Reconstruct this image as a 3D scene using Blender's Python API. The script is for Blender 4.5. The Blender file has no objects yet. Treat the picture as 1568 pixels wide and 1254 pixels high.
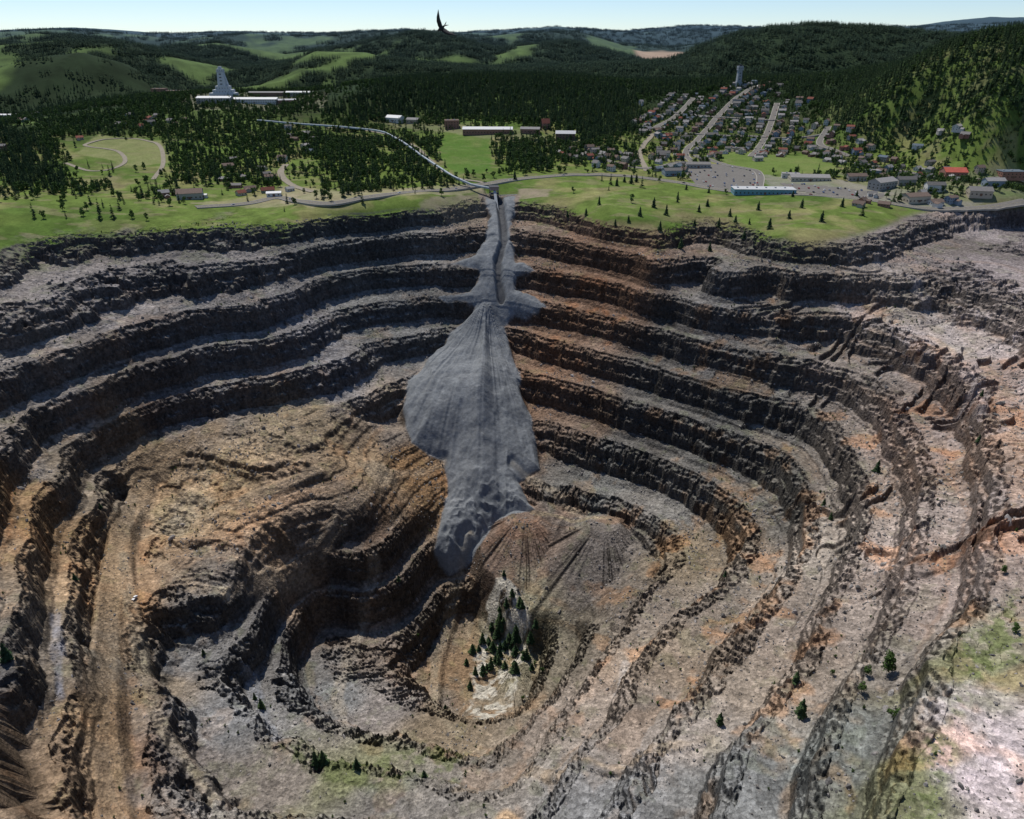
import bpy, math, random
import numpy as np
from mathutils import Vector, Matrix, Euler
random.seed(7); rng=np.random.default_rng(7)
scene=bpy.context.scene
ZC=180.0; FP=1120.0; PITCH=math.radians(27)
cP,sP=math.cos(PITCH),math.sin(PITCH)
def ss(a,b,x):
    t=np.clip((x-a)/(b-a),0,1); return t*t*(3-2*t)
def ray(u,v):
    cx=(u-784)/FP; cy=(627-v)/FP
    dz=-sP+cy*cP; dy=cP+cy*sP
    return cx/dy, dz/dy
def P(u,v,z):
    kx,kz=ray(u,v); Y=(z-ZC)/kz
    return (kx*Y,Y,z)
# ---------------------------------------------------------------- noise
T=rng.random((256,256)).astype(np.float32)*2-1
def vn(x,y):
    xi=np.floor(x).astype(np.int64); yi=np.floor(y).astype(np.int64)
    fx=(x-xi); fy=(y-yi)
    fx=fx*fx*fx*(fx*(fx*6-15)+10); fy=fy*fy*fy*(fy*(fy*6-15)+10)
    x0=xi&255; y0=yi&255; x1=(xi+1)&255; y1=(yi+1)&255
    return (T[x0,y0]*(1-fx)+T[x1,y0]*fx)*(1-fy)+(T[x0,y1]*(1-fx)+T[x1,y1]*fx)*fy
def fbm(x,y,o=4,g=0.5):
    s=0;a=1;n=0
    for i in range(o):
        s=s+a*vn(x+17.3*i,y+5.1*i); n+=a; a*=g
        x,y=(x*0.8-y*0.6)*2.03,(x*0.6+y*0.8)*2.03
    return s/n*1.5
# ---------------------------------------------------------------- terrain survey
C=[]
def con(z,pts):
    for u,v in pts: C.append(P(u,v,z))
con(-8,[(0,385),(60,362),(150,355),(230,350),(300,340),(380,328),(450,338),(560,332),(660,322),(720,304),(760,300),(800,308),(860,316),(920,342)])
con(-15,[(1000,368),(1100,386),(1200,384),(1290,386),(1350,380),(1400,355),(1450,345),(1510,335),(1568,332)])
con(-30,[(700,350),(640,355),(560,362),(460,382),(400,392),(330,400),(250,405),(170,415),(90,440),(0,470),(760,348),(800,352),(900,374),(1000,400),(1100,415),(1200,420),(1290,422),(1370,420),(1440,408),(1510,415),(1568,440)])
con(-60,[(760,403),(720,403),(600,408),(490,424),(430,450),(370,465),(280,478),(180,505),(100,535),(0,570),(800,404),(880,420),(960,437),(1080,448),(1180,462),(1270,475),(1350,495),(1420,520),(1490,560),(1530,640),(1540,740),(1530,840),(1500,940),(1450,1050),(1400,1160),(1380,1254)])
con(-90,[(700,453),(600,462),(510,472),(460,500),(400,520),(320,530),(230,560),(150,590),(70,620),(0,660),(790,455),(830,462),(920,480),(1000,500),(1100,525),(1190,543),(1260,555),(1340,585),(1400,640),(1430,730),(1425,840),(1380,960),(1320,1060),(1290,1130),(1260,1254)])
con(-120,[(690,500),(640,510),(575,522),(530,550),(430,575),(330,590),(230,615),(150,655),(90,720),(50,800),(30,900),(20,1000),(20,1254),(770,500),(830,515),(940,543),(1040,570),(1130,598),(1180,606),(1240,620),(1300,670),(1330,750),(1320,850),(1270,960),(1200,1070),(1150,1160),(1120,1254)])
con(-150,[(640,570),(590,590),(150,735),(115,800),(100,850),(95,950),(95,1100),(95,1254),(790,562),(850,580),(950,608),(1060,640),(1130,664),(1190,685),(1240,740),(1250,820),(1210,910),(1130,1010),(1060,1090),(1000,1170),(960,1254)])
con(-185,[(240,810),(228,900),(225,1050),(245,1254),(800,640),(880,660),(960,682),(1040,712),(1110,750),(1160,800),(1150,860),(1090,930),(1010,1010),(960,1080),(900,1150)])
con(-220,[(300,1010),(370,1100),(480,1175),(640,1205),(784,1215),(930,760),(1020,800),(1060,850),(1010,900),(950,980),(880,1080)])
con(-250,[(420,1060),(510,1130),(640,1160),(784,1160)])
con(-285,[(500,970),(550,1040),(620,1090),(700,1110)])
for u,v,z in [(330,655,-146),(270,690,-156),(220,725,-163),(185,800,-168),(168,900,-170),(162,1050,-172),(170,1254,-172),(410,620,-138),(500,600,-138),
  (740,470,-100),(725,600,-160),(715,700,-208),(720,780,-243),(700,860,-270),(850,870,-262),(930,900,-255),(870,990,-270),
  (770,1000,-316),(760,940,-305),(800,970,-308),(745,1080,-312),(784,1090,-300),(784,1254,-200),
  (350,700,-157),(450,660,-150),(560,680,-177),(640,700,-200),(400,790,-183),(500,780,-188),(600,760,-203),(660,720,-212),
  (550,860,-225),(620,880,-250),(400,850,-198),(290,870,-185),(345,915,-196),(400,905,-212),(420,960,-240),(345,975,-212),(690,900,-292),(640,960,-290),(690,1040,-305),(840,790,-236),(790,900,-290)]:
    C.append(P(u,v,z))
for u,v,z in [(100,330,0),(0,330,6),(0,290,10),(60,240,20),(0,200,38),(200,290,0),(300,312,-2),(450,308,-3),(600,293,0),(740,284,1),(900,270,2),(1000,285,0),(1200,290,0),(1400,308,-2),(1568,305,4),(1000,330,-5),(1200,340,-5),(1350,335,-4),
  (250,230,15),(400,260,5),(550,230,15),(700,215,20),(850,215,20),(950,240,10),(1050,240,6),(1150,240,8),(1300,250,6),(1450,250,12),(1568,240,22),
  (200,190,35),(350,170,50),(450,160,54),(600,180,38),(745,203,28),(860,205,28),(950,190,35),(1060,200,25),(1150,190,30),(1250,200,30),(1400,200,45),(1568,180,75),
  (250,150,62),(350,146,65),(450,145,65),(550,140,80),(650,130,88),(750,118,98),(850,121,95),(950,135,80),(1050,140,72),(1130,128,85),(1200,140,75),(1300,145,80),(1400,130,110),(1568,100,142),(100,170,40),(20,180,34)]:
    C.append(P(u,v,z))
C+= [(0,60,-90),(-120,40,-70),(130,60,-45),(0,-150,-20),(-300,-100,0),(300,-100,0),(520,400,-5),(400,150,-20),(900,600,30),(-560,400,0),(-400,150,-30),(-800,600,0),(-900,1200,40),(1200,1200,120),
     (-1200,2100,40),(-500,2200,20),(0,2300,10),(500,2300,30),(1200,2300,60),(-1200,0,0),(1200,0,0),(-1250,1600,40),(1250,1700,150),(168,174,-58),(250,256,-42),(350,417,-42)]
C=np.array(C,dtype=np.float64)
S0=1000.0
def kern(d2):
    return d2*np.log(d2+1e-12)
def tps_fit(pts,vals,lam):
    n=len(pts); d2=((pts[:,None]-pts[None])**2).sum(-1)
    K=kern(d2)+lam*np.eye(n)
    Pm=np.c_[np.ones(n),pts]
    A=np.zeros((n+3,n+3)); A[:n,:n]=K; A[:n,n:]=Pm; A[n:,:n]=Pm.T
    return np.linalg.solve(A,np.r_[vals,np.zeros(3)])
cp=C[:,:2]/S0; wts=tps_fit(cp,C[:,2],4e-4)
gx0,gx1,gy0,gy1,gs=-1300,1300,-400,2500,4.0
GX=np.arange(gx0,gx1+gs,gs); GY=np.arange(gy0,gy1+gs,gs)
MX,MY=np.meshgrid(GX,GY,indexing='ij')
flat=np.c_[MX.ravel(),MY.ravel()]/S0
out=np.empty(len(flat))
for i in range(0,len(flat),20000):
    q=flat[i:i+20000]
    d2=(q[:,0:1]-cp[None,:,0])**2+(q[:,1:2]-cp[None,:,1])**2
    out[i:i+20000]=kern(d2)@wts[:len(cp)]+wts[len(cp)]+q@wts[len(cp)+1:]
HG=np.clip(out.reshape(MX.shape),-325,190)
def hgrid(x,y):
    fx=np.clip((x-gx0)/gs,0,len(GX)-1.001); fy=np.clip((y-gy0)/gs,0,len(GY)-1.001)
    i=fx.astype(int); j=fy.astype(int); a=fx-i; b=fy-j
    return (HG[i,j]*(1-a)+HG[i+1,j]*a)*(1-b)+(HG[i,j+1]*(1-a)+HG[i+1,j+1]*a)*b
RID=[]
def ridge(D,w,pts):
    xs=[];zs=[]
    for u,v in pts:
        kx,kz=ray(u,v); xs.append(kx*D); zs.append(ZC+kz*D)
    RID.append((D,w,np.array(xs),np.array(zs)))
ridge(2350,250,[(-200,95),(0,104),(60,86),(110,80),(160,94),(200,118),(260,150),(900,150),(1200,130),(1400,100),(1568,86),(1900,80)])
ridge(3000,380,[(-300,70),(0,70),(90,62),(180,66),(250,88),(340,108),(420,104),(480,78),(560,80),(620,94),(760,104),(900,100),(1000,96),(1050,88),(1085,72),(1130,54),(1200,43),(1260,37),(1330,40),(1420,50),(1500,58),(1568,60),(1900,55)])
ridge(3900,420,[(-300,55),(0,58),(60,50),(150,58),(240,74),(330,66),(430,84),(520,72),(590,58),(640,50),(700,58),(760,74),(830,66),(870,62),(930,78),(1000,98),(1300,90),(1568,80)])
ridge(5300,560,[(-300,52),(0,50),(90,44),(180,52),(280,60),(380,52),(470,56),(560,50),(650,46),(740,56),(820,50),(880,48),(950,66),(1030,72),(1090,66),(1180,56),(1300,60),(1568,46),(1900,46)])
ridge(7200,600,[(-500,50),(0,50),(130,46),(200,52),(330,49),(480,52),(560,47),(700,50),(800,50),(880,44),(980,50),(1060,46),(1150,44),(1300,42),(1440,40),(1568,34),(2000,50)])
ridge(9500,700,[(-500,45),(0,45),(110,42),(180,46),(260,52),(330,47),(450,50),(560,50),(620,44),(690,50),(760,47),(850,40),(950,48),(1050,39),(1130,40),(1180,42),(1280,36),(1380,42),(1450,33),(1520,26),(1568,27),(1700,35),(2200,40)])
def farh(x,y):
    n=fbm(x/700+3,y/700,4)
    b=10+20*n+0.003*np.clip(y-2000,0,9000)
    z=b.copy()
    wob=vn(x/900+9.1,y*0+2.2)
    n3=fbm(x/320,y/320,4); sp=1-np.abs(vn(x/210+4,y/600))*2
    for D,w,xs,zs in RID:
        zc=np.interp(x,xs,zs)
        pr=np.exp(-((y-D-110*wob)/w)**2)
        z=np.maximum(z,b+(zc-b)*pr+(38*n3+26*sp)*(1-pr)*pr*2+ (D/9000)*7*n3*pr)
    return z
def base(x,y):
    w=np.maximum(ss(1950,2350,y),ss(900,1280,np.abs(x)))
    w=np.maximum(w,ss(-100,-380,y))
    near=hgrid(x,y)
    town=ss(-4,4,near)
    near=near+town*(2.0*fbm(x/90,y/90,3)+.8*fbm(x/22,y/22,2)*ss(4,-2,near))
    if np.all(w==0): return near
    return near*(1-w)+farh(x,y)*w
YS=np.arange(60,2600,2.0)
def G(u,v,ymax=None):
    kx,kz=ray(u,v)
    h=base(kx*YS,YS); rz=ZC+kz*YS
    hit=np.where(h>=rz)[0]
    Y=YS[hit[0]] if len(hit) else 2590.
    if ymax: Y=min(Y,ymax)
    return (kx*Y,Y)
def GP(pts,ymax=2100): return np.array([G(u,v,ymax) for u,v in pts])
def seg_dist(x,y,pl,closed=False):
    d=np.full(x.shape,1e9); n=len(pl)
    for i in range(n if closed else n-1):
        a=pl[i]; b=pl[(i+1)%n]; ab=b-a; L=(ab**2).sum()+1e-9
        t=np.clip(((x-a[0])*ab[0]+(y-a[1])*ab[1])/L,0,1)
        d=np.minimum(d,np.hypot(x-a[0]-t*ab[0],y-a[1]-t*ab[1]))
    return d
def sdist(x,y,poly):
    out=np.full(x.shape,-1e3)
    m=(x>poly[:,0].min()-60)&(x<poly[:,0].max()+60)&(y>poly[:,1].min()-60)&(y<poly[:,1].max()+60)
    xx=x[m]; yy=y[m]
    if len(xx)==0: return out
    ins=np.zeros(xx.shape,bool); n=len(poly)
    for i in range(n):
        a=poly[i]; b=poly[(i+1)%n]
        c=((a[1]>yy)!=(b[1]>yy))
        xi=(b[0]-a[0])*(yy-a[1])/((b[1]-a[1])+1e-12)+a[0]
        ins^=c&(xx<xi)
    d=seg_dist(xx,yy,poly,True)
    out[m]=np.where(ins,d,-d)
    return out
def ldist(x,y,pl,R=60):
    out=np.full(x.shape,1e3)
    m=(x>pl[:,0].min()-R)&(x<pl[:,0].max()+R)&(y>pl[:,1].min()-R)&(y<pl[:,1].max()+R)
    out[m]=seg_dist(x[m],y[m],pl)
    return out
CONE=GP([(738,462),(715,490),(690,515),(655,548),(626,585),(614,622),(630,680),(680,708),(686,760),(664,850),(688,880),(735,850),(758,805),(820,785),(795,745),(828,720),(820,670),(800,600),(782,520),(755,462)])
APEX=np.array(G(745,455))
CHUTE=GP([(740,300),(788,300),(786,335),(780,368),(794,395),(822,414),(788,420),(790,440),(818,452),(842,472),(790,478),(772,500),(735,500),(722,474),(672,462),(718,445),(730,418),(682,408),(726,385),(745,360),(748,330)])
GULLY=GP([(765,303),(770,340),(772,370),(762,400),(764,430),(768,455)])
FLOOR=GP([(735,950),(770,925),(820,960),(800,1020),(790,1085),(745,1105),(715,1105),(722,1030)])
MOUND=GP([(750,790),(830,770),(940,800),(1010,860),(940,950),(860,950),(790,960),(745,900),(735,840)])
LHILL=GP([(230,700),(400,630),(560,630),(690,700),(690,780),(560,800),(430,850),(420,890),(330,890),(250,860)])
PILE=[G(805,800)+(1,),G(925,812)+(1,)]
RAMPX=[([(340,650),(270,685),(220,725),(185,800),(168,900),(162,1000),(160,1120),(165,1300)],10,.8),
 ([(240,860),(300,905),(345,915),(420,885),(500,840),(555,770),(600,725),(680,712)],6,.55),
 ([(190,850),(203,930),(217,1010),(235,1090),(270,1150),(330,1220)],5,.6),
 ([(720,830),(705,880),(690,930),(668,1000),(660,1080),(700,1120)],6,.25),
 ([(575,860),(558,920),(535,1000),(515,1060),(530,1110)],5,.12),
 ([(700,1215),(800,1185),(870,1168),(940,1158),(1010,1150),(1080,1120)],4,.2),
 ([(785,725),(840,750),(880,780),(910,800)],5,.25),
 ([(330,690),(400,665),(460,645),(500,625)],5,.6),([(300,800),(360,770),(430,745),(490,720)],5,.6),
 ([(420,900),(470,850),(510,800),(520,760)],4,.3)]
RAMPX=[(GP(p),w,s) for p,w,s in RAMPX]
LEV=np.array([-400,-360,-320,-285,-250,-220,-185,-150,-120,-90,-60,-30,-8,30.])
def full(x,y,want=False):
    z0=base(x,y)
    pit=ss(-5,-12,z0)*ss(800,700,np.abs(x))*ss(1050,980,y)
    n1=fbm(x/75,y/75,3); n2=fbm(x/20+7,y/20,4)
    z=z0.copy(); aux=np.zeros_like(z); coned=np.full(z.shape,-1e3)
    m=pit>0
    if m.any():
        X=x[m];Y=y[m];zz=z0[m];N1=n1[m];N2=n2[m]
        cd=sdist(X,Y,CONE); chd=sdist(X,Y,CHUTE)+2.5*N2; fd=sdist(X,Y,FLOOR); md=sdist(X,Y,MOUND); lh=sdist(X,Y,LHILL)
        gd=ldist(X,Y,GULLY)
        right=ss(60,260,X)*ss(850,600,Y)
        left=ss(-100,-260,X)
        th=np.arctan2(X,Y-470); ar=np.hypot(X,(Y-470))
        arc=th*260; gl=1-np.abs(vn(arc/15+.8*N1,ar/90))*2; gl2=1-np.abs(vn(arc/5+20+N2,ar/40+3))*2
        zz=zz+3.2*N1+(2.0+2.8*left)*N2+(.8+2.2*left+.8*right)*gl
        k=np.clip(np.searchsorted(LEV,zz)-1,0,len(LEV)-2)
        dl=LEV[k+1]-LEV[k]; t=(zz-LEV[k])/dl
        f=np.interp(t,[0,.34,.58,.62,.73,.76,.96,1],[0,.02,.19,.45,.60,.84,.99,1])
        S=1.0-0.25*ss(0.1,0.6,vn(X/110+4,Y/110+8))
        S=S*(1-ss(-6,6,cd))*(1-.85*ss(-3,4,chd))*(1-ss(-12,5,fd))*(1-ss(-10,5,md))*(1-.8*ss(-14,10,lh))
        zt=LEV[k]+f*dl
        sm=np.maximum(.5*right*ss(-60,-110,zz),.7*ss(-10,10,lh))
        q=11.0; kk=np.floor(zz/q); tt=zz/q-kk
        z2=(kk+np.interp(tt,[0,.45,.52,1],[0,.15,.5,1]))*q
        zn=zz*(1-S)+zt*S
        zn=zn+(z2-zz)*0.55*sm*(1-ss(-6,3,cd))
        cl=ss(.55,.61,t)*S
        rid=1-np.abs(fbm(X/11+3,Y/11,4))*1.6
        rid2=1-np.abs(fbm(X/3.2+31,Y/3.2,3,.6))*1.6
        soft=(1-ss(-3,4,cd))*(1-.8*ss(-4,5,md))*(1-.8*ss(-4,5,fd))*(1-.85*ss(-3,3,chd))
        zn=zn+soft*((.35+1.8*cl)*(rid-.45)+(.28+1.0*cl)*(rid2-.45)+(.2+2.0*cl)*(gl2-.4))
        q=3.4; w_=zn+1.8*N2; kk=np.floor(w_/q); tt=w_/q-kk
        zn=zn+soft*(.05+.42*cl)*((kk+ss(.5,.75,tt))*q-w_)
        wv=fbm(X/60,Y/60,3)
        c1=(X*0.55-Y*0.83)/19.0+wv*1.8
        saw=c1-np.floor(c1); saw=np.where(saw<.84,saw/.84,(1-saw)/.16)
        am=ss(.15,.6,fbm(X/38+11,Y/38+3,3)+.2)
        sl=ss(170,270,X)*ss(780,640,Y)*ss(-200,-150,zz)
        zn=zn+sl*am*(saw-.5)*6.0*soft
        am2=ss(0,.5,fbm(X/26+71,Y/26+3,3))
        c2=(X*0.35-Y*0.93)/7.5+wv*3+.8*N2
        s2=c2-np.floor(c2)
        zn=zn+sl*(1-am*.6)*am2*(s2-.5)*1.3*soft
        ax=X-APEX[0]; ay=Y-APEX[1]; ang=np.arctan2(ax,-ay); rr=np.hypot(ax,ay)
        ril=vn(ang*26,rr/150+3)*.9+vn(ang*60,rr/90)*.5+0.25*N2
        lowc=ss(170,240,rr)
        bump=15*(1-np.exp(-np.clip(cd,0,99)/15))+ (ss(0,10,cd))*(ril*.9+(lowc*2.6)*(1-np.abs(fbm(X/13,Y/13,3))*1.8))
        bump=bump+ss(0,6,cd)*8*np.exp(-((ang+0.02)/.09)**2)*ss(15,50,rr)*ss(240,190,rr)
        zn=zn+np.where(cd>0,bump,0)+2.5*ss(0,9,chd)*(1-ss(0,3,cd))-7*ss(7,1.5,gd)*(1-ss(0,6,cd))
        for px,py,_ in PILE:
            d=np.hypot(X-px,Y-py); an=np.arctan2(X-px,Y-py)
            zc=hgrid(np.array([px]),np.array([py]))[0]+7-np.clip(d-14,0,999)*.62+2.0*vn(an*16,d*0+5)*ss(10,40,d)
            zn=np.where(zc>zn,zn+(zc-zn)*ss(-20,0,md),zn)
        for pl,wd,st_ in RAMPX:
            rw=(1-ss(wd*.5,wd*1.4,ldist(X,Y,pl)))*st_
            zn=zn*(1-rw)+(z0[m]+.5)*rw
        z[m]=z0[m]*(1-pit[m])+zn*pit[m]
        aux[m]=cl; coned[m]=np.maximum(cd,chd-1)
    if want: return z,z0,aux,coned,n1,n2,pit
    return z
# ---------------------------------------------------------------- polar ground sheet
a1=np.radians(np.linspace(-44,44,1160))
wl=np.radians(-44-np.linspace(1,0,50,endpoint=False)**1.3*136)
a=np.concatenate([wl,a1,-wl[::-1]])
a=np.unique(np.round(a,9)); NA=len(a)
r=np.concatenate([np.linspace(2,150,40,endpoint=False),np.linspace(150,1000,1000,endpoint=False),np.geomspace(1000,2300,260,endpoint=False),np.geomspace(2300,16000,240)])
NR=len(r)
RR,AA=np.meshgrid(r,a,indexing='ij')
X=(RR*np.sin(AA)).ravel(); Y=(RR*np.cos(AA)).ravel()
Z,Z0,CL,CD,N1,N2,PIT=full(X,Y,True)
Pm=np.stack([X,Y,Z],1).reshape(NR,NA,3)
du=np.gradient(Pm,axis=0); dv=np.gradient(Pm,axis=1)
nn=np.cross(dv,du); nn/=np.linalg.norm(nn,axis=2,keepdims=True)+1e-9
NZ=np.abs(nn[:,:,2]).ravel()
CC=[(560,400,106,105,103),(600,480,110,109,108),(480,540,122,119,120),(300,420,112,108,107),(150,450,126,120,118),(50,550,126,120,116),(330,520,112,109,108),(250,600,104,98,95),
(50,700,124,116,109),(130,740,132,120,106),(60,780,144,119,92),(20,1000,98,95,94),(60,1000,130,118,104),(160,900,150,127,102),(140,1100,148,125,100),(150,1220,142,121,100),(200,1000,128,119,107),
(230,700,146,126,103),(350,740,158,137,111),(280,780,162,148,126),(420,820,160,135,111),(550,700,148,127,103),(450,640,134,120,101),(640,720,154,123,91),(600,650,122,111,101),
(560,830,112,100,90),(620,900,105,96,88),(540,950,118,107,98),(500,860,112,102,94),(450,1000,110,107,105),(300,1000,112,110,109),(350,1100,122,121,121),(500,1060,112,112,112),(600,1090,124,117,113),(680,1000,134,116,96),(700,1120,132,118,100),
(550,1190,118,117,92),(400,1190,132,123,115),(250,1150,122,114,109),(300,1230,126,121,117),(600,1230,122,117,113),(780,1000,136,130,110),
(800,860,116,99,88),(900,860,108,101,96),(960,940,118,108,99),(850,1010,118,110,97),(900,1080,142,130,120),(900,720,100,99,96),(980,640,98,95,92),(900,600,114,98,86),(930,450,124,100,84),(850,560,120,97,81),(1000,560,99,95,91),
(1100,480,98,95,93),(1100,640,99,97,94),(1050,760,112,109,105),(1180,430,104,98,93),(1200,620,111,108,104),(1180,760,113,109,103),(1280,580,122,113,107),(1300,700,128,119,111),(1060,850,125,112,95),(1150,900,132,122,112),
(1350,480,132,123,116),(1450,520,146,135,129),(1500,400,128,119,118),(1540,350,122,114,113),(1450,370,118,110,106),(1540,560,150,133,125),(1400,650,142,126,117),(1500,700,158,137,123),(1400,800,160,146,138),(1530,820,165,145,134),(1250,850,150,140,130),(1300,950,146,134,125),
(1200,1000,150,136,124),(1100,1050,150,137,124),(1450,900,158,143,135),(1050,1000,142,127,112),(1400,1000,140,131,123),(1000,1120,150,140,132),(1300,1150,116,118,114),(1150,1190,114,114,113),(900,1220,138,137,137),(750,1200,130,123,116),
(1480,1010,120,118,92),(1440,1200,116,116,88),(1530,1180,180,167,168),(1050,1250,112,111,109)]
def lin(c):
    c=np.asarray(c,float)/255.; return np.where(c<.04,c/12.92,((c+.055)/1.055)**2.4)
cpt=np.array([G(c[0],c[1]) for c in CC]); ccol=np.array([lin(c[2:]) for c in CC])*np.array([.98,.99,.97])
col=np.zeros((len(X),3)); pm=(PIT>0)
xs=X[pm]+14*N1[pm]+8*N2[pm]; ys=Y[pm]+14*N2[pm]-8*N1[pm]
acc=np.zeros((len(xs),3)); ws=np.zeros(len(xs))
for p,c in zip(cpt,ccol):
    w=1/((xs-p[0])**2+(ys-p[1])**2+60)**2
    acc+=w[:,None]*c; ws+=w
rock=acc/ws[:,None]
def mix(A,B,w):
    w=np.asarray(w)[:,None]; return A*(1-w)+np.asarray(B)*w
x_=X[pm]; y_=Y[pm]; z_=Z[pm]; nz=NZ[pm]; cl=CL[pm]; z0_=Z0[pm]; n2_=N2[pm]
orange=ss(.30,.70,fbm(x_/24+40,y_/24,4)+.35*vn(z_/5,x_/260))
rightish=ss(20,120,x_)
rock=mix(rock,rock*np.array([1.5,1.0,.64]),orange*(.22+.32*rightish)*ss(-40,-70,z_))
bed=ss(.45,.75,vn(z_/3.1+2.5*vn(x_/60,y_/60)+50,x_/300))
rock=mix(rock,rock*np.array([1.3,1.02,.78]),bed*.30)
flatness=ss(.52,.86,nz)  # from slope: paler debris on flat benches, darker rock on steep faces
rock=rock*(.44+.72*flatness)[:,None]
rock=rock*(1+.22*fbm(x_/5+5,y_/5,3,.6))[:,None]*(1+.18*vn(z_/1.9+3*vn(x_/50,y_/50),x_/90))[:,None]
deb=fbm(x_/48+200,y_/48,4); rock=rock*(1+.22*np.clip(deb,-1,1))[:,None]
pale=ss(.15,.5,fbm(x_/30+90,y_/30+14,4))*ss(230,330,x_)*ss(-120,-60,z_)*ss(760,660,y_)
rock=mix(rock,lin((172,162,160)),pale*.5*ss(.5,.8,nz))
cd=CD[pm]
fanc=np.tile(lin((118,122,125)),(len(x_),1))*(1+.10*fbm(x_/10,y_/10,3))[:,None]*(1+.08*deb)[:,None]
rock=mix(rock,fanc,ss(-1,1.5,cd+2.5*n2_)*.97)
gd=ldist(x_,y_,GULLY)+1.5*n2_
rock=mix(rock,lin((70,70,72)),ss(6,3,gd)*.75)
FL=sdist(x_,y_,FLOOR)+5*n2_
rock=mix(rock,lin((184,178,164)),ss(-1,3,FL)*ss(-.3,.2,fbm(x_/9,y_/9,3)))
def spot(u,v,rad,c,s=.9):
    global rock
    g=G(u,v); d=np.hypot(x_-g[0],y_-g[1])+rad*.5*n2_
    rock=mix(rock,lin(c),s*ss(rad,rad*.4,d))
spot(346,914,9,(205,190,165)); spot(285,775,20,(168,156,136),.5); spot(570,715,18,(160,148,128),.5); spot(775,1240,8,(200,170,135),.8)
RC=[(158,136,108),(168,150,126),(160,148,126),(158,146,124),(160,150,134),(164,146,122),(158,146,126),(158,140,116),(160,142,118),(154,142,124)]
for (pl,wd,st_),c in zip(RAMPX,RC):
    d=ldist(x_,y_,pl)+wd*.6*n2_
    rock=mix(rock,lin(c)*1.02,.7*ss(wd*1.15,wd*.4,d)*(.7+.3*vn(x_/5,y_/5))*(.4+.6*flatness))
def streak(pts,w,c,s=.8):
    global rock
    pl=GP(pts); d=ldist(x_,y_,pl)+w*.6*n2_
    rock=mix(rock,lin(c),s*ss(w,w*.4,d)*(.7+.3*vn(x_/5,y_/5)))
streak([(1345,390),(1400,430),(1450,480),(1490,560),(1500,640)],8,(172,164,162),.5)
streak([(815,790),(880,797),(930,800)],3,(165,150,122),.8)
streak([(380,1020),(400,1080),(430,1140)],5,(138,142,149),.6); streak([(80,930),(85,1000),(90,1060)],4,(130,135,149),.6); streak([(960,1000),(940,1060)],3,(175,170,165),.7)
gb=sdist(x_,y_,GP([(1568,870),(1500,960),(1430,1090),(1370,1254),(1430,1254),(1470,1120),(1520,1040),(1568,990)]))
green=ss(.3,.7,fbm(x_/13+60,y_/13,4))*.16*ss(.7,.9,nz)*ss(-1,-3,cd)
green=np.maximum(green,ss(-4,5,gb+6*n2_)*.7*ss(-.35,.3,fbm(x_/4,y_/4,3)))
gf=sdist(x_,y_,GP([(430,1150),(560,1150),(720,1140),(700,1190),(580,1220),(470,1190)]))
green=np.maximum(green,ss(-4,8,gf+5*n2_)*.5*ss(-.2,.4,fbm(x_/7,y_/7,3)))
rock=mix(rock,lin((98,112,60)),green)
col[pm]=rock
om=~pm | (Z0>-26)
xg=X[om];yg=Y[om];zg=Z0[om]
g1=fbm(xg/45,yg/45,4); g2=fbm(xg/160+8,yg/160,3); g3=fbm(xg/12,yg/12,3)
gr=np.tile(lin((94,111,54)),(len(xg),1))
gr=mix(gr,lin((136,128,90)),ss(.05,.6,g1)*.6)
gr=mix(gr,lin((70,94,40)),ss(.0,.6,g2)*.65)
gr=mix(gr,lin((130,120,95)),ss(.25,.6,fbm(xg/28+9,yg/14+40,4))*.45)
gr=gr*(1+.25*g3)[:,None]
gr=mix(gr,lin((118,108,82)),.6*ss(30,90,xg)*ss(-2,-8,zg)*ss(-.4,.3,g1))
fg=ss(1300,1700,np.hypot(xg,yg))
mead=ss(.2,.6,fbm(xg/300+5,yg/300,4)+.25*ss(-.15,-.4,xg/np.maximum(yg,1))-.6*ss(.12,.25,xg/np.maximum(yg,1)))
farg=mix(np.tile(lin((42,55,36)),(len(xg),1)),lin((82,100,56)),mead)
farg=farg*(1+.3*fbm(xg/40,yg/40,3))[:,None]
gr=mix(gr,farg,fg)
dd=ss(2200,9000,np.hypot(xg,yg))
gr=mix(gr,lin((72,92,106)),dd*.85)  # haze painted into the ground colour, stronger with distance
tan=ss(4300,4380,yg)*ss(4960,4900,yg)*ss(700,750,xg)*ss(1330,1260,xg)
gr=mix(gr,lin((165,145,128)),tan)
w=ss(-20,-9,zg+6*N2[om]+3*N1[om])
w=np.where(pm[om],w*ss(.62,.85,NZ[om]),1.0)
w=w*np.where(pm[om],1-ss(290,360,xg)*ss(-6,-9,zg),1)
w=np.where((Y[om]<420)&pm[om],0,w)
w=w*(1-ss(-10,-4,CD[om]))
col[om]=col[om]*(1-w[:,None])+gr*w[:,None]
ASPH=GP([(1040,254),(1095,250),(1165,262),(1172,288),(1120,292),(1060,284)])
def paintpoly(poly,c,s=.9,e=3):
    idx=np.where((Y>poly[:,1].min()-40)&(Y<poly[:,1].max()+40)&(X>poly[:,0].min()-40)&(X<poly[:,0].max()+40))[0]
    d=sdist(X[idx],Y[idx],poly)+5*N2[idx]
    wq=(ss(-e,e,d)*s)[:,None]*(.8+.2*fbm(X[idx]/15,Y[idx]/15,2))[:,None]
    wq=np.clip(wq,0,1)
    col[idx]=col[idx]*(1-wq)+lin(c)*wq
paintpoly(GP([(150,205),(250,215),(260,250),(200,255),(120,235)]),(128,130,88))
paintpoly(GP([(680,206),(752,206),(752,262),(700,268),(672,240)]),(78,108,46))
paintpoly(GP([(430,285),(520,292),(600,290),(740,282),(740,292),(600,304),(480,318),(430,312)]),(155,145,122),.7)
paintpoly(GP([(1080,232),(1240,238),(1290,262),(1170,268),(1110,250)]),(102,120,62))
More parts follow.
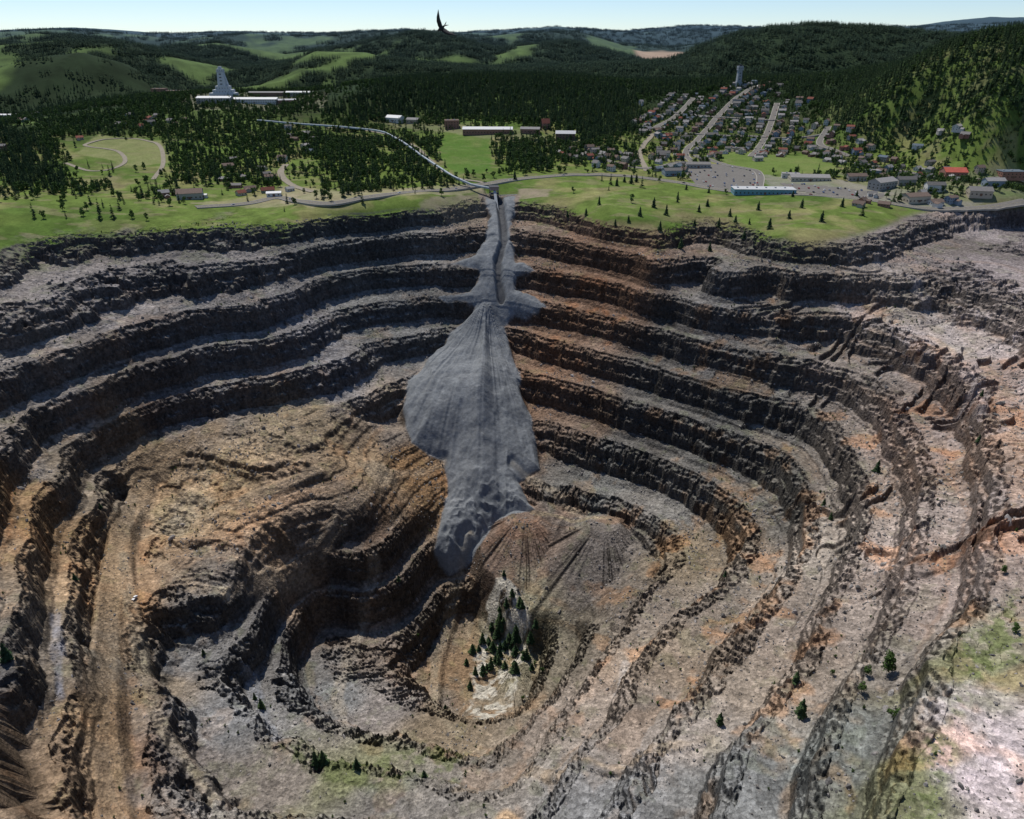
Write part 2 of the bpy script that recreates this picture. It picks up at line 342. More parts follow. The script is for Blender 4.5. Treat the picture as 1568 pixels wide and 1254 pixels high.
paintpoly(GP([(1165,268),(1280,275),(1420,300),(1500,312),(1440,322),(1300,306),(1180,292)]),(138,134,126),.8)
paintpoly(GP([(1280,265),(1568,270),(1568,312),(1440,310),(1330,290)]),(120,120,100),.6)
paintpoly(GP([(295,312),(440,292),(470,312),(400,318)]),(155,145,120),.6)
paintpoly(GP([(790,288),(840,290),(842,302),(800,306)]),(150,135,120),.8)
paintpoly(GP([(660,300),(740,292),(745,330),(700,340),(640,325)]),(128,118,104),.8)
paintpoly(GP([(590,172),(760,195),(890,215),(870,225),(740,212),(590,190)]),(140,134,110),.5)
paintpoly(GP([(200,145),(500,140),(500,165),(300,170)]),(130,128,108),.6)
col=np.clip(col,0.008,.8)

me=bpy.data.meshes.new("ground"); nv=NR*NA
me.vertices.add(nv); me.vertices.foreach_set("co",np.stack([X,Y,Z],1).astype(np.float32).ravel())
I,J=np.meshgrid(np.arange(NR-1),np.arange(NA-1),indexing='ij')
q0=(I*NA+J).ravel(); quads=np.stack([q0,q0+1,q0+NA+1,q0+NA],1)[:, ::-1]
nf=len(quads)
me.loops.add(nf*4); me.loops.foreach_set("vertex_index",quads.astype(np.int32).ravel())
me.polygons.add(nf); me.polygons.foreach_set("loop_start",(np.arange(nf)*4).astype(np.int32))
me.update(calc_edges=True)
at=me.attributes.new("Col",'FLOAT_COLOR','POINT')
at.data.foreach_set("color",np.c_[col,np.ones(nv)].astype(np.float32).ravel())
at2=me.attributes.new("Rough",'FLOAT','POINT')
rk=PIT*(1-ss(-1,2,CD)*.88)
at2.data.foreach_set("value",rk.astype(np.float32))
me.polygons.foreach_set("use_smooth",np.zeros(nf,bool))
ground=bpy.data.objects.new("ground",me); scene.collection.objects.link(ground)
# ---------------------------------------------------------------- materials
def newmat(name):
    m=bpy.data.materials.new(name); m.use_nodes=True; nt=m.node_tree
    b=nt.nodes["Principled BSDF"]; b.inputs["Roughness"].default_value=.9
    b.inputs["Specular IOR Level"].default_value=.15
    return m,nt,b
def N(nt,t,**k):
    n=nt.nodes.new(t)
    for a_,v in k.items(): setattr(n,a_,v)
    return n
gm,nt,b=newmat("terrain"); L=nt.links
b.inputs["Specular IOR Level"].default_value=.05; b.inputs["Roughness"].default_value=1
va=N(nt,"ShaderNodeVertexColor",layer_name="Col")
ra=N(nt,"ShaderNodeAttribute",attribute_name="Rough")
geo=N(nt,"ShaderNodeNewGeometry")
geo_out=geo.outputs["Position"]
def noise(nt,scale,detail=4,rough=.6,vec=None):
    n=N(nt,"ShaderNodeTexNoise"); n.inputs["Scale"].default_value=scale; n.inputs["Detail"].default_value=detail; n.inputs["Roughness"].default_value=rough
    nt.links.new(vec if vec else geo_out,n.inputs["Vector"]); return n
nA=noise(nt,.28,6,.75); nB=noise(nt,1.0,3,.75)
vo=N(nt,"ShaderNodeTexVoronoi"); vo.inputs["Scale"].default_value=.5; L.new(geo_out,vo.inputs["Vector"])
def mr(nt,src,a0,a1,b0,b1):
    m=N(nt,"ShaderNodeMapRange"); nt.links.new(src,m.inputs[0])
    for i,v in enumerate((a0,a1,b0,b1)): m.inputs[i+1].default_value=v
    return m.outputs[0]
def math_(nt,op,a_,b_):
    m=N(nt,"ShaderNodeMath",operation=op)
    for i,s in enumerate((a_,b_)):
        if isinstance(s,(int,float)): m.inputs[i].default_value=s
        else: nt.links.new(s,m.inputs[i])
    return m.outputs[0]
f1=mr(nt,nA.outputs[0],.32,.68,.62,1.38); f2=mr(nt,nB.outputs[0],.3,.7,.75,1.25)
ff=math_(nt,'MULTIPLY',f1,f2)
sep=N(nt,"ShaderNodeSeparateColor"); L.new(vo.outputs["Color"],sep.inputs[0])
bl=mr(nt,sep.outputs[0],.0,1,.72,1.32)
# the fine mottling is strong on broken rock and weak on tailings and turf
ffm=N(nt,"ShaderNodeMix",data_type='FLOAT'); L.new(mr(nt,ra.outputs["Fac"],0,1,.55,1),ffm.inputs[0]); ffm.inputs[2].default_value=1.0; L.new(ff,ffm.inputs[3])
mxf=N(nt,"ShaderNodeMix",data_type='FLOAT'); L.new(ra.outputs["Fac"],mxf.inputs[0]); mxf.inputs[2].default_value=1.0; L.new(bl,mxf.inputs[3])
ff=math_(nt,'MULTIPLY',ffm.outputs[0],mxf.outputs[0])
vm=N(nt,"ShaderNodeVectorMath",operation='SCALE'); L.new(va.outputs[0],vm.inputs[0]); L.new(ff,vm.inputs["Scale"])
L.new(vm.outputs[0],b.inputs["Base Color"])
bp=N(nt,"ShaderNodeBump"); bp.inputs["Distance"].default_value=1.9
bs=math_(nt,'MULTIPLY_ADD',ra.outputs["Fac"],.75); nt.nodes[-1].inputs[2].default_value=.10
L.new(bs,bp.inputs["Strength"])
hh=math_(nt,'ADD',nA.outputs[0],math_(nt,'MULTIPLY',vo.outputs["Distance"],.4))
L.new(hh,bp.inputs["Height"]); L.new(bp.outputs[0],b.inputs["Normal"])
me.materials.append(gm)
def simple(name,c,rough=.85,var=.15,scale=.5,metal=0,spec=.2):
    m,nt,b=newmat(name)
    g=N(nt,"ShaderNodeNewGeometry"); n=N(nt,"ShaderNodeTexNoise"); n.inputs["Scale"].default_value=scale; n.inputs["Detail"].default_value=4
    nt.links.new(g.outputs["Position"],n.inputs["Vector"])
    f=mr(nt,n.outputs[0],.3,.7,1-var,1+var)
    rgb=N(nt,"ShaderNodeRGB"); rgb.outputs[0].default_value=(*c,1)
    v=N(nt,"ShaderNodeVectorMath",operation='SCALE'); nt.links.new(rgb.outputs[0],v.inputs[0]); nt.links.new(f,v.inputs["Scale"])
    nt.links.new(v.outputs[0],b.inputs["Base Color"]); b.inputs["Roughness"].default_value=rough; b.inputs["Metallic"].default_value=metal
    b.inputs["Specular IOR Level"].default_value=spec
    return m
def foliage(name,c1,c2,far=None):
    m,nt,b=newmat(name); L=nt.links
    oi=N(nt,"ShaderNodeObjectInfo"); g=N(nt,"ShaderNodeNewGeometry")
    n=N(nt,"ShaderNodeTexNoise"); n.inputs["Scale"].default_value=.6; n.inputs["Detail"].default_value=3; L.new(g.outputs["Position"],n.inputs["Vector"])
    mx=N(nt,"ShaderNodeMix",data_type='RGBA'); L.new(oi.outputs["Random"],mx.inputs[0]); mx.inputs[6].default_value=(*c1,1); mx.inputs[7].default_value=(*c2,1)
    v=N(nt,"ShaderNodeVectorMath",operation='SCALE'); L.new(mx.outputs[2],v.inputs[0]); L.new(mr(nt,n.outputs[0],.3,.7,.6,1.45),v.inputs["Scale"])
    o=v.outputs[0]
    if far:  # aerial haze put into the leaf colour, growing along world Y
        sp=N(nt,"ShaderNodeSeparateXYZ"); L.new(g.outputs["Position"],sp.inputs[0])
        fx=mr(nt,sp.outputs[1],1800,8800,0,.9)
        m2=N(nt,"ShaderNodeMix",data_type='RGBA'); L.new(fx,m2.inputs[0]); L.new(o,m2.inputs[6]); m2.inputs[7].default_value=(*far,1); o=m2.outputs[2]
    L.new(o,b.inputs["Base Color"]); b.inputs["Specular IOR Level"].default_value=.05
    return m
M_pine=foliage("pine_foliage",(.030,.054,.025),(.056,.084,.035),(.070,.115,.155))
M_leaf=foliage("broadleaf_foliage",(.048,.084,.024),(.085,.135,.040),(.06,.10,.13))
M_bark=simple("bark",(.09,.065,.045))
# ---------------------------------------------------------------- trees
def mk(name,V,F,MI,mats):
    m=bpy.data.meshes.new(name); m.from_pydata(V,[],F)
    for q in mats: m.materials.append(q)
    m.polygons.foreach_set("material_index",MI); m.update(); return m
def pine_mesh(name,h,layers,nb,sd,sub=1):
    R=random.Random(sd); V=[];F=[];MI=[]
    for k in range(5):
        a_=k*2*math.pi/5; V.append((.018*h*math.cos(a_),.018*h*math.sin(a_),-.08))
    V.append((0,0,h*.95))
    for k in range(5): F.append((k,(k+1)%5,5)); MI.append(1)
    wid=h*R.uniform(.17,.24)
    for i in range(layers):
        t=i/(layers-1); zc=h*(.13+.85*t); rad=wid*((1-t)**.7)*R.uniform(.7,1.2)+.02*h
        for j in range(nb):
            if R.random()<.14: continue
            a_=(j+R.random()*.8)*2*math.pi/nb+i*.7; rr=rad*R.uniform(.6,1.25); dz=-rr*R.uniform(.1,.5)
            wd=rr*R.uniform(.35,.6)+.02*h; ca,sa=math.cos(a_),math.sin(a_)
            z0=zc+R.uniform(-.02,.02)*h; n=len(V)
            V+= [(0,0,z0+.03*h),(ca*rr*.6-sa*wd*.6,sa*rr*.6+ca*wd*.6,z0+dz*.5-.015*h),(ca*rr,sa*rr,z0+dz),(ca*rr*.6+sa*wd*.6,sa*rr*.6-ca*wd*.6,z0+dz*.5-.015*h),(ca*rr*.55,sa*rr*.55,z0+dz*.4+.03*h)]
            F+= [(n,n+1,n+4),(n+1,n+2,n+4),(n+2,n+3,n+4),(n+3,n,n+4)]; MI+=[0]*4
    n=len(V); V+=[(.02*h,0,h*.93),(-.012*h,.016*h,h*.93),(-.01*h,-.017*h,h*.93),(0,0,h)]
    F+=[(n,n+1,n+3),(n+1,n+2,n+3),(n+2,n,n+3)]; MI+=[0]*3
    return mk(name,V,F,MI,[M_pine,M_bark])
def broad_mesh(name,h,nl,sd,lf=.05):
    R=random.Random(sd); V=[];F=[];MI=[]
    def limb(p0,p1,r0,r1):
        n=len(V); d=(Vector(p1)-Vector(p0)).normalized(); a_=d.orthogonal().normalized(); b_=d.cross(a_)
        for P_,r_ in((p0,r0),(p1,r1)):
            for k in range(5):
                t=k*2*math.pi/5; V.append(tuple(Vector(P_)+a_*r_*math.cos(t)+b_*r_*math.sin(t)))
        for k in range(5): F.append((n+k,n+(k+1)%5,n+5+(k+1)%5,n+5+k)); MI.append(1)
    limb((0,0,-.08),(0,0,h*.4),.03*h,.02*h)
    cl=[]
    for k in range(9):
        a_=R.random()*6.28; rr=h*R.uniform(.05,.27); zz=h*R.uniform(.3,.85); c=(rr*math.cos(a_),rr*math.sin(a_),zz); cl.append((c,h*R.uniform(.12,.2)))
        limb((0,0,h*.25),c,.013*h,.004*h)
    for k in range(nl):
        c,rd=R.choice(cl); d=Vector((R.gauss(0,1),R.gauss(0,1),R.gauss(0,.85))).normalized()*rd*R.uniform(.6,1.05)
        p=Vector(c)+d; u=(d.normalized()+Vector((R.uniform(-.6,.6),R.uniform(-.6,.6),R.uniform(-.6,.6)))).normalized()
        a_=u.orthogonal().normalized(); b_=u.cross(a_); s=h*lf*R.uniform(.6,1.3); n=len(V)
        V.extend([tuple(p+a_*s),tuple(p+b_*s*.8),tuple(p-a_*s),tuple(p-b_*s*.8)]); F.append((n,n+1,n+2,n+3)); MI.append(0)
    return mk(name,V,F,MI,[M_leaf,M_bark])
def srccol(name,meshes):
    c=bpy.data.collections.new(name)
    for i,m in enumerate(meshes):
        o=bpy.data.objects.new(name+"_source",m); c.objects.link(o)
    return c
pines_mid=[pine_mesh("pine_mid%d"%i,1.0,9,7,i) for i in range(6)]
pines_far=[pine_mesh("pine_far%d"%i,1.0,5,5,20+i) for i in range(4)]
pines_near=[pine_mesh("pine_near%d"%i,1.0,16,11,40+i) for i in range(5)]
broads_mid=[broad_mesh("broad_mid%d"%i,1.0,170,60+i,.075) for i in range(4)]
broads_near=[broad_mesh("broad_near%d"%i,1.0,900,70+i,.04) for i in range(3)]
def patch(name,sd):
    R=random.Random(sd); V=[];F=[];MI=[]
    for k in range(13):
        s=pines_far[k%4]; rr=22*math.sqrt(R.random()); a_=R.random()*6.28; sc=R.uniform(10,17); ox,oy=rr*math.cos(a_),rr*math.sin(a_); n=len(V)
        for v in s.vertices: V.append((v.co.x*sc*1.3+ox,v.co.y*sc*1.3+oy,v.co.z*sc))
        for p in s.polygons: F.append(tuple(n+i for i in p.vertices)); MI.append(p.material_index)
    return mk(name,V,F,MI,[M_pine,M_bark])
patches=[patch("grove%d"%i,80+i) for i in range(4)]
def scatter(name,src,pts,scl,tilt=0.0):
    n=len(pts); m=bpy.data.meshes.new(name); m.vertices.add(n); m.vertices.foreach_set("co",np.asarray(pts,np.float32).ravel())
    a1_=m.attributes.new("scl",'FLOAT','POINT'); a1_.data.foreach_set("value",np.asarray(scl,np.float32))
    rot=np.zeros((n,3),np.float32); rot[:,2]=rng.random(n)*6.28
    if tilt: rot[:,:2]=rng.random((n,2))*tilt
    a2=m.attributes.new("rot",'FLOAT_VECTOR','POINT'); a2.data.foreach_set("vector",rot.ravel())
    o=bpy.data.objects.new(name,m); scene.collection.objects.link(o)
    ng=bpy.data.node_groups.new(name+"_gn",'GeometryNodeTree')
    ng.interface.new_socket("Geometry",in_out='INPUT',socket_type='NodeSocketGeometry'); ng.interface.new_socket("Geometry",in_out='OUTPUT',socket_type='NodeSocketGeometry')
    gi=ng.nodes.new("NodeGroupInput"); go=ng.nodes.new("NodeGroupOutput"); ip=ng.nodes.new("GeometryNodeInstanceOnPoints"); ci=ng.nodes.new("GeometryNodeCollectionInfo")
    ci.inputs[0].default_value=src; ci.inputs[1].default_value=True; ci.inputs[2].default_value=True
    s=ng.nodes.new("GeometryNodeInputNamedAttribute"); s.data_type='FLOAT'; s.inputs[0].default_value="scl"
    q=ng.nodes.new("GeometryNodeInputNamedAttribute"); q.data_type='FLOAT_VECTOR'; q.inputs[0].default_value="rot"
    l=ng.links; l.new(gi.outputs[0],ip.inputs["Points"]); l.new(ci.outputs[0],ip.inputs["Instance"]); ip.inputs["Pick Instance"].default_value=True
    l.new(s.outputs[0],ip.inputs["Scale"]); l.new(q.outputs[0],ip.inputs["Rotation"]); l.new(ip.outputs[0],go.inputs[0])
    md=o.modifiers.new("instances",'NODES'); md.node_group=ng
    return o
# ---------------------------------------------------------------- roads
M_asph=simple("asphalt",(.17,.16,.145),.95,.12,.3,spec=.05); M_dirt=simple("dirt_road_surface",(.27,.24,.19),.95,.15,.3,spec=.05)
M_line=simple("road_paint",(.6,.5,.15)); M_conc=simple("concrete",(.32,.30,.26),.9,.1)
ALLROADS=[]
def resample(pl,step):
    pl=np.asarray(pl)
    P_=np.vstack([2*pl[0]-pl[1],pl,2*pl[-1]-pl[-2]]); o=[]
    for i in range(1,len(P_)-2):
        n=max(2,int(np.hypot(*(P_[i+1]-P_[i]))/step))
        for t in np.linspace(0,1,n,endpoint=False):
            a_,b_,c_,d_=P_[i-1],P_[i],P_[i+1],P_[i+2]
            o.append(.5*((2*b_)+(-a_+c_)*t+(2*a_-5*b_+4*c_-d_)*t*t+(-a_+3*b_-3*c_+d_)*t**3))
    o.append(P_[-2]); return np.array(o)
def road(name,px,width,mat,line=False,world=None):
    pl=resample(GP(px) if world is None else np.array(world),5.0)
    tg=np.gradient(pl,axis=0); tg/=np.linalg.norm(tg,axis=1,keepdims=True)+1e-9; nr=np.stack([-tg[:,1],tg[:,0]],1)
    V=[];F=[];MI=[]
    offs=np.linspace(-width/2,width/2,5)
    rows=[]
    for o in offs:
        q=pl+nr*o; rows.append(np.c_[q,full(q[:,0],q[:,1])])
    n=len(pl)
    mxz=np.max([r_[:,2] for r_ in rows],axis=0)
    for r_ in rows:
        r_=r_.copy(); r_[:,2]=r_[:,2]*.3+mxz*.7+.35
        V+= [tuple(v) for v in r_]
    for k in range(4):
        for i in range(n-1): F.append((k*n+i,k*n+i+1,(k+1)*n+i+1,(k+1)*n+i)); MI.append(0)
    for k,sg in((0,-1),(4,1)):
        b0=len(V)
        for i in range(n):
            x0,y0,z0=V[k*n+i]; e=nr[i]*sg
            V.append((x0,y0,z0+.13)); V.append((x0+e[0]*1.2,y0+e[1]*1.2,z0+.13)); V.append((x0+e[0]*1.2,y0+e[1]*1.2,z0-2))
        for i in range(n-1):
            c=b0+i*3
            F+= [(k*n+i,k*n+i+1,c+3,c),(c,c+3,c+4,c+1),(c+1,c+4,c+5,c+2)]; MI+=[1,1,1]
    if line:
        for s_ in(-.35,.2):
            b0=len(V)
            for i in range(n):
                x0,y0,z0=V[2*n+i]; V.append((x0+nr[i][0]*s_,y0+nr[i][1]*s_,z0+.02)); V.append((x0+nr[i][0]*(s_+.15),y0+nr[i][1]*(s_+.15),z0+.02))
            for i in range(n-1): c=b0+i*2; F.append((c,c+1,c+3,c+2)); MI.append(2)
    m=mk(name,V,F,MI,[mat,M_conc if mat is M_asph else mat,M_line]); o=bpy.data.objects.new(name,m); scene.collection.objects.link(o)
    ALLROADS.append((pl,width)); return pl
hwy=road("highway",[(300,318),(380,312),(430,303),(480,312),(560,303),(650,292),(740,283),(800,274),(880,268),(960,270),(1040,280),(1120,293),(1200,297),(1300,303),(1400,318),(1480,322),(1568,316)],12,M_asph,True)
st=[]
for px in ([(1165,130),(1140,142),(1112,165),(1088,192),(1065,218),(1050,235),(1062,250)],[(1190,158),(1180,190),(1165,222),(1150,240)],[(1062,150),(1035,178),(1000,198)],[(1268,196),(1256,222),(1300,240)],
  [(1030,172),(1110,180),(1190,184)],[(1000,206),(1075,206),(1170,210),(1260,206)],[(1062,238),(1110,252),(1160,264),(1162,292)]):
    st.append(road("street",px,9,M_asph))
st.append(road("street",[(890,232),(930,246),(990,258),(1045,248)],9,M_asph))
st.append(road("street",[(1290,245),(1380,262),(1460,275),(1568,280)],7,M_asph))
road("dirt_road",[(438,252),(430,266),(448,284),(480,294)],7,M_dirt)
road("dirt_road",[(100,250),(150,262),(190,250),(180,232),(130,222),(190,212),(240,220),(250,250),(235,275)],4,M_dirt)
road("dirt_road",[(500,196),(560,200),(610,212),(650,238),(690,268),(740,280)],5,M_dirt)
road("dirt_road",[(990,262),(980,235),(1000,205)],6,M_dirt)
def slab(name,poly,mat,off=.3):
    xs_=np.arange(poly[:,0].min(),poly[:,0].max(),6); ys_=np.arange(poly[:,1].min(),poly[:,1].max(),6)
    A,B=np.meshgrid(xs_,ys_,indexing='ij'); d=sdist(A.ravel(),B.ravel(),poly).reshape(A.shape); H=full(A.ravel(),B.ravel()).reshape(A.shape)+off
    V=[(A.ravel()[i],B.ravel()[i],H.ravel()[i]) for i in range(A.size)]; F=[]; nj=A.shape[1]
    for i in range(A.shape[0]-1):
        for j in range(nj-1):
            if d[i,j]>0 and d[i+1,j+1]>0 and d[i+1,j]>0 and d[i,j+1]>0: F.append((i*nj+j,(i+1)*nj+j,(i+1)*nj+j+1,i*nj+j+1))
    m=mk(name,V,F,[0]*len(F),[mat]); ob=bpy.data.objects.new(name,m); scene.collection.objects.link(ob)
slab("parking_lot",ASPH,M_asph)
LOT2=GP([(1190,280),(1300,288),(1370,300),(1340,308),(1200,293)]); slab("parking_lot",LOT2,M_asph,.25)
# ---------------------------------------------------------------- buildings
WALLS=[simple("wall_%d"%i,c,.8,.06) for i,c in enumerate([(.55,.54,.5),(.62,.6,.56),(.35,.33,.3),(.42,.36,.28),(.3,.16,.12),(.25,.3,.35),(.2,.25,.2),(.5,.44,.34)])]
ROOFS=[simple("roof_%d"%i,c,.9,.12,spec=.05) for i,c in enumerate([(.13,.125,.12),(.2,.19,.18),(.16,.12,.1),(.28,.27,.26),(.20,.08,.06),(.12,.15,.18),(.5,.5,.5)])]
M_win=simple("window_glass",(.03,.035,.04),.2,.05,spec=.6); M_white=simple("white_metal_roof",(.66,.66,.64),.6,.05); M_door=simple("door",(.18,.1,.07))
M_brick=simple("brick",(.28,.15,.11)); M_steel=simple("steel",(.35,.37,.38),.6,.1); M_tower=simple("tower_cladding",(.50,.52,.53),.7,.08); M_dark=simple("dark_metal",(.06,.06,.065),.7); M_brown=simple("brown_cladding",(.17,.11,.085))
def boxv(V,F,MI,x0,x1,y0,y1,z0,z1,mi):
    n=len(V); V+=[(x0,y0,z0),(x1,y0,z0),(x1,y1,z0),(x0,y1,z0),(x0,y0,z1),(x1,y0,z1),(x1,y1,z1),(x0,y1,z1)]
    F+=[(n,n+3,n+2,n+1),(n+4,n+5,n+6,n+7),(n,n+1,n+5,n+4),(n+1,n+2,n+6,n+5),(n+2,n+3,n+7,n+6),(n+3,n,n+4,n+7)]; MI+=[mi]*6
def gable(V,F,MI,w,d,h,rh,ox=0,oy=0,z=0,ov=.5,wall=0,roof=1):
    x0,x1,y0,y1=ox-w/2,ox+w/2,oy-d/2,oy+d/2; n=len(V)
    V+=[(x0,y0,z-3),(x1,y0,z-3),(x1,y1,z-3),(x0,y1,z-3),(x0,y0,z+h),(x1,y0,z+h),(x1,y1,z+h),(x0,y1,z+h),(x0,oy,z+h+rh),(x1,oy,z+h+rh)]
    F+=[(n,n+1,n+5,n+4),(n+2,n+3,n+7,n+6),(n+1,n+2,n+6,n+9,n+5),(n+3,n,n+4,n+8,n+7)]; MI+=[wall]*4
    s=rh/(d/2); n=len(V); e=ov; th=.25
    for zz in(.06,.06+th):
        V+=[(x0-e,y0-e,z+h-e*s+zz),(x1+e,y0-e,z+h-e*s+zz),(x1+e,oy,z+h+rh+zz),(x0-e,oy,z+h+rh+zz),(x1+e,y1+e,z+h-e*s+zz),(x0-e,y1+e,z+h-e*s+zz)]
    F+=[(n,n+3,n+2,n+1),(n+3,n+5,n+4,n+2),(n+6,n+7,n+8,n+9),(n+9,n+8,n+10,n+11),(n,n+1,n+7,n+6),(n+4,n+5,n+11,n+10),(n+1,n+2,n+8,n+7),(n+2,n+4,n+10,n+8),(n+3,n,n+6,n+9),(n+5,n+3,n+9,n+11)]; MI+=[roof]*10
def windows(V,F,MI,w,d,z,hh,sp,ox=0,oy=0,mi=2,ww=1.2):
    for sy in(-1,1):
        k=max(1,int(w/sp))
        for i in range(k):
            x=ox-w/2+(i+.5)*w/k; y=oy+sy*d/2; boxv(V,F,MI,x-ww/2,x+ww/2,min(y,y+sy*.06),max(y,y+sy*.06),z,z+hh,mi)
    for sx in(-1,1):
        k=max(1,int(d/sp))
        for i in range(k):
            y=oy-d/2+(i+.5)*d/k; x=ox+sx*w/2; boxv(V,F,MI,min(x,x+sx*.06),max(x,x+sx*.06),y-ww/2,y+ww/2,z,z+hh,mi)
def put(name,V,F,MI,mats,x,y,rot,z=None,sc=1):
    m=mk(name,V,F,MI,mats); o=bpy.data.objects.new(name,m); scene.collection.objects.link(o)
    if z is None: z=float(full(np.array([x]),np.array([y]))[0])
    o.location=(x,y,z+.2); o.rotation_euler=(0,0,rot); o.scale=(sc,sc,sc); return o
HP=[]
def house(x,y,rot,sc=1):
    R=random; w=R.uniform(8,16)*sc; d=R.uniform(7,10)*sc; st_=R.choice([1,1,2]); h=2.9*st_+.3; rh=R.uniform(1.8,3.4)
    V=[];F=[];MI=[]; gable(V,F,MI,w,d,h,rh)
    if R.random()<.6:
        k=R.choice([-1,1]); ww=w*.45; dd=d*.8; n=len(V); gv=[];gf=[];gmi=[]
        gable(gv,gf,gmi,dd,ww,2.7,1.5)
        for q in gv: V.append((w*.24*k-q[1],-d*.5-dd*.35+q[0],q[2]))
        F+= [tuple(n+i for i in f) for f in gf]; MI+=gmi
    for s in range(st_): windows(V,F,MI,w,d,1.0+2.9*s,1.3,3.2)
    boxv(V,F,MI,-.5,.5,-d/2-.09,-d/2,0,2.1,3)
    cx=R.uniform(-w*.3,w*.3); boxv(V,F,MI,cx-.4,cx+.4,.6,1.4,h,h+rh+.9,4)
    put("house",V,F,MI,[R.choice(WALLS),R.choice(ROOFS[:4]+ROOFS[:6]+ROOFS[:4]),M_win,M_door,M_brick],x,y,rot); HP.append((x,y,9*sc))
def clear(x,y,dm=13):
    if x/y>.62: return False
    for a_,b_,c_ in HP:
        if (x-a_)**2+(y-b_)**2<(dm+c_*.4)**2: return False
    for pl,w in ALLROADS:
        if ((pl[:,0]-x)**2+(pl[:,1]-y)**2).min()<(w/2+7)**2: return False
    return True
def hall(name,u,v,w,d,h,rh,rot=0,wall=None,roof=None,sp=5,flat_=False,win=True):
    x,y=G(u,v,2100); V=[];F=[];MI=[]
    if flat_:
        boxv(V,F,MI,-w/2,w/2,-d/2,d/2,-3,h,0); boxv(V,F,MI,-w/2-.3,w/2+.3,-d/2-.3,d/2+.3,h+.003,h+.6,1)
        for i in range(int(w/12)): xx=-w/2+6+i*12; boxv(V,F,MI,xx-1,xx+1.2,-1,1.4,h+.6,h+1.8,4)
    else: gable(V,F,MI,w,d,h,rh,ov=.6)
    if win:
        for s in range(max(1,int(h/4))): windows(V,F,MI,w,d,1.2+3.8*s,1.6,sp,ww=1.8)
    boxv(V,F,MI,-1.5,1.5,-d/2-.12,-d/2,0,3,3)
    put(name,V,F,MI,[wall or WALLS[1],roof or M_white,M_win,M_door,M_steel],x,y,rot); HP.append((x,y,max(w,d)*.55))
hall("long_white_roof_building",747,204,88,16,7,3.5,-.03,M_brick,M_white)
hall("brick_school_building",692,196,26,22,13,2,0.1,M_brick,ROOFS[2],flat_=True)
hall("assembly_hall",605,186,34,18,7,4,-.5,WALLS[1],M_white)
hall("assembly_hall",633,188,24,14,6,3,-.3,WALLS[3],ROOFS[3])
hall("brown_lodge",866,212,34,20,8,4,-.1,M_brown,ROOFS[6]); hall("brown_lodge",812,203,34,13,6,3,-.15,WALLS[4],ROOFS[3]); hall("church",835,196,14,12,8,7,.2,WALLS[4],ROOFS[4])
hall("mill_building",270,142,60,34,20,3,.05,M_brown,ROOFS[2],flat_=True); hall("mill_building",244,138,34,28,24,3,.05,M_brick,ROOFS[2],flat_=True)
hall("warehouse",330,157,70,22,9,3,0,WALLS[2],M_white); hall("warehouse",392,158,95,20,8,3,-.03,WALLS[1],M_white); hall("warehouse",415,147,95,16,7,2,-.03,M_brown,ROOFS[3]); hall("warehouse",460,146,60,12,6,2,-.03,WALLS[2],M_white)
hall("warehouse",440,158,36,12,6,2,.3,WALLS[4],ROOFS[6])
hall("visitor_center",1168,296,78,22,6,0,-.06,simple("blue_wall",(.16,.3,.36)),simple("pale_roof",(.45,.46,.46)),flat_=True)
hall("grocery_store",1238,276,52,20,5,3,-.1,WALLS[7],ROOFS[3]); hall("garage_building",1068,256,36,16,5,2.5,-.05,WALLS[2],ROOFS[1]); hall("garage_building",1028,268,24,18,7,2.5,.1,WALLS[5],ROOFS[0])
hall("apartment_building",1350,288,34,18,9,4,.5,WALLS[2],ROOFS[3]); hall("town_hall",1458,272,30,22,9,5,-.1,WALLS[4],simple("red_roof",(.42,.10,.07)))
hall("town_store",1400,308,30,18,7,3,.2,WALLS[7],ROOFS[2]); hall("town_store",1498,300,26,16,6,4,-.2,WALLS[3],ROOFS[1]); hall("town_store",1545,272,34,20,9,3,0,WALLS[4],ROOFS[5],flat_=True)
hall("barn",292,303,30,24,7,4,.3,WALLS[2],ROOFS[2]); hall("shed",420,300,18,10,4,1.5,.2,WALLS[1],M_white); hall("shed",312,303,9,6,3.5,1,.1,WALLS[1],M_white)
hall("bandstand",1160,246,14,10,5,2,.1,WALLS[7],ROOFS[3])
hall("warehouse",20,180,60,16,6,2,0,WALLS[1],M_white)
for u_,v_,w_ in [(1015,240,22),(1130,232,20),(1090,212,20),(1210,272,24),(1310,276,26),(1385,283,24),(1430,292,22),(1520,285,24),(1130,158,24),(1335,268,20)]:
    hall("town_store",u_,v_,w_,12,5+random.random()*4,3,random.uniform(-.4,.4),random.choice(WALLS),random.choice(ROOFS[:4]),flat_=random.random()<.4)
for k,pl in enumerate(st[:6]+st[7:]):
    for i in range(0,len(pl)-1,4):
        tg=pl[min(i+1,len(pl)-1)]-pl[i]; L_=np.hypot(*tg)+1e-6; tg/=L_
        for sg in(-1,1):
            for off in(17,42):
                if random.random()<.15: continue
                x=pl[i][0]-tg[1]*sg*(off+random.uniform(-2,3)); y=pl[i][1]+tg[0]*sg*(off+random.uniform(-2,3))
                if clear(x,y): house(x,y,math.atan2(tg[1],tg[0])+random.choice([0,1.57])+random.uniform(-.15,.15))
for (u0,u1,v0,v1,n_) in ((980,1270,145,235,60),(1290,1550,250,318,42),(175,285,172,200,14),(345,450,245,300,22),(250,300,290,305,3),(440,500,195,235,8),(0,60,175,190,5),(1280,1480,200,240,6),(120,180,210,240,5),(0,30,225,245,3)):
    for _ in range(n_):
        x,y=G(random.uniform(u0,u1),random.uniform(v0,v1),2100)
        if clear(x,y,15): house(x,y,random.uniform(-.8,.8),random.uniform(.8,1.35))
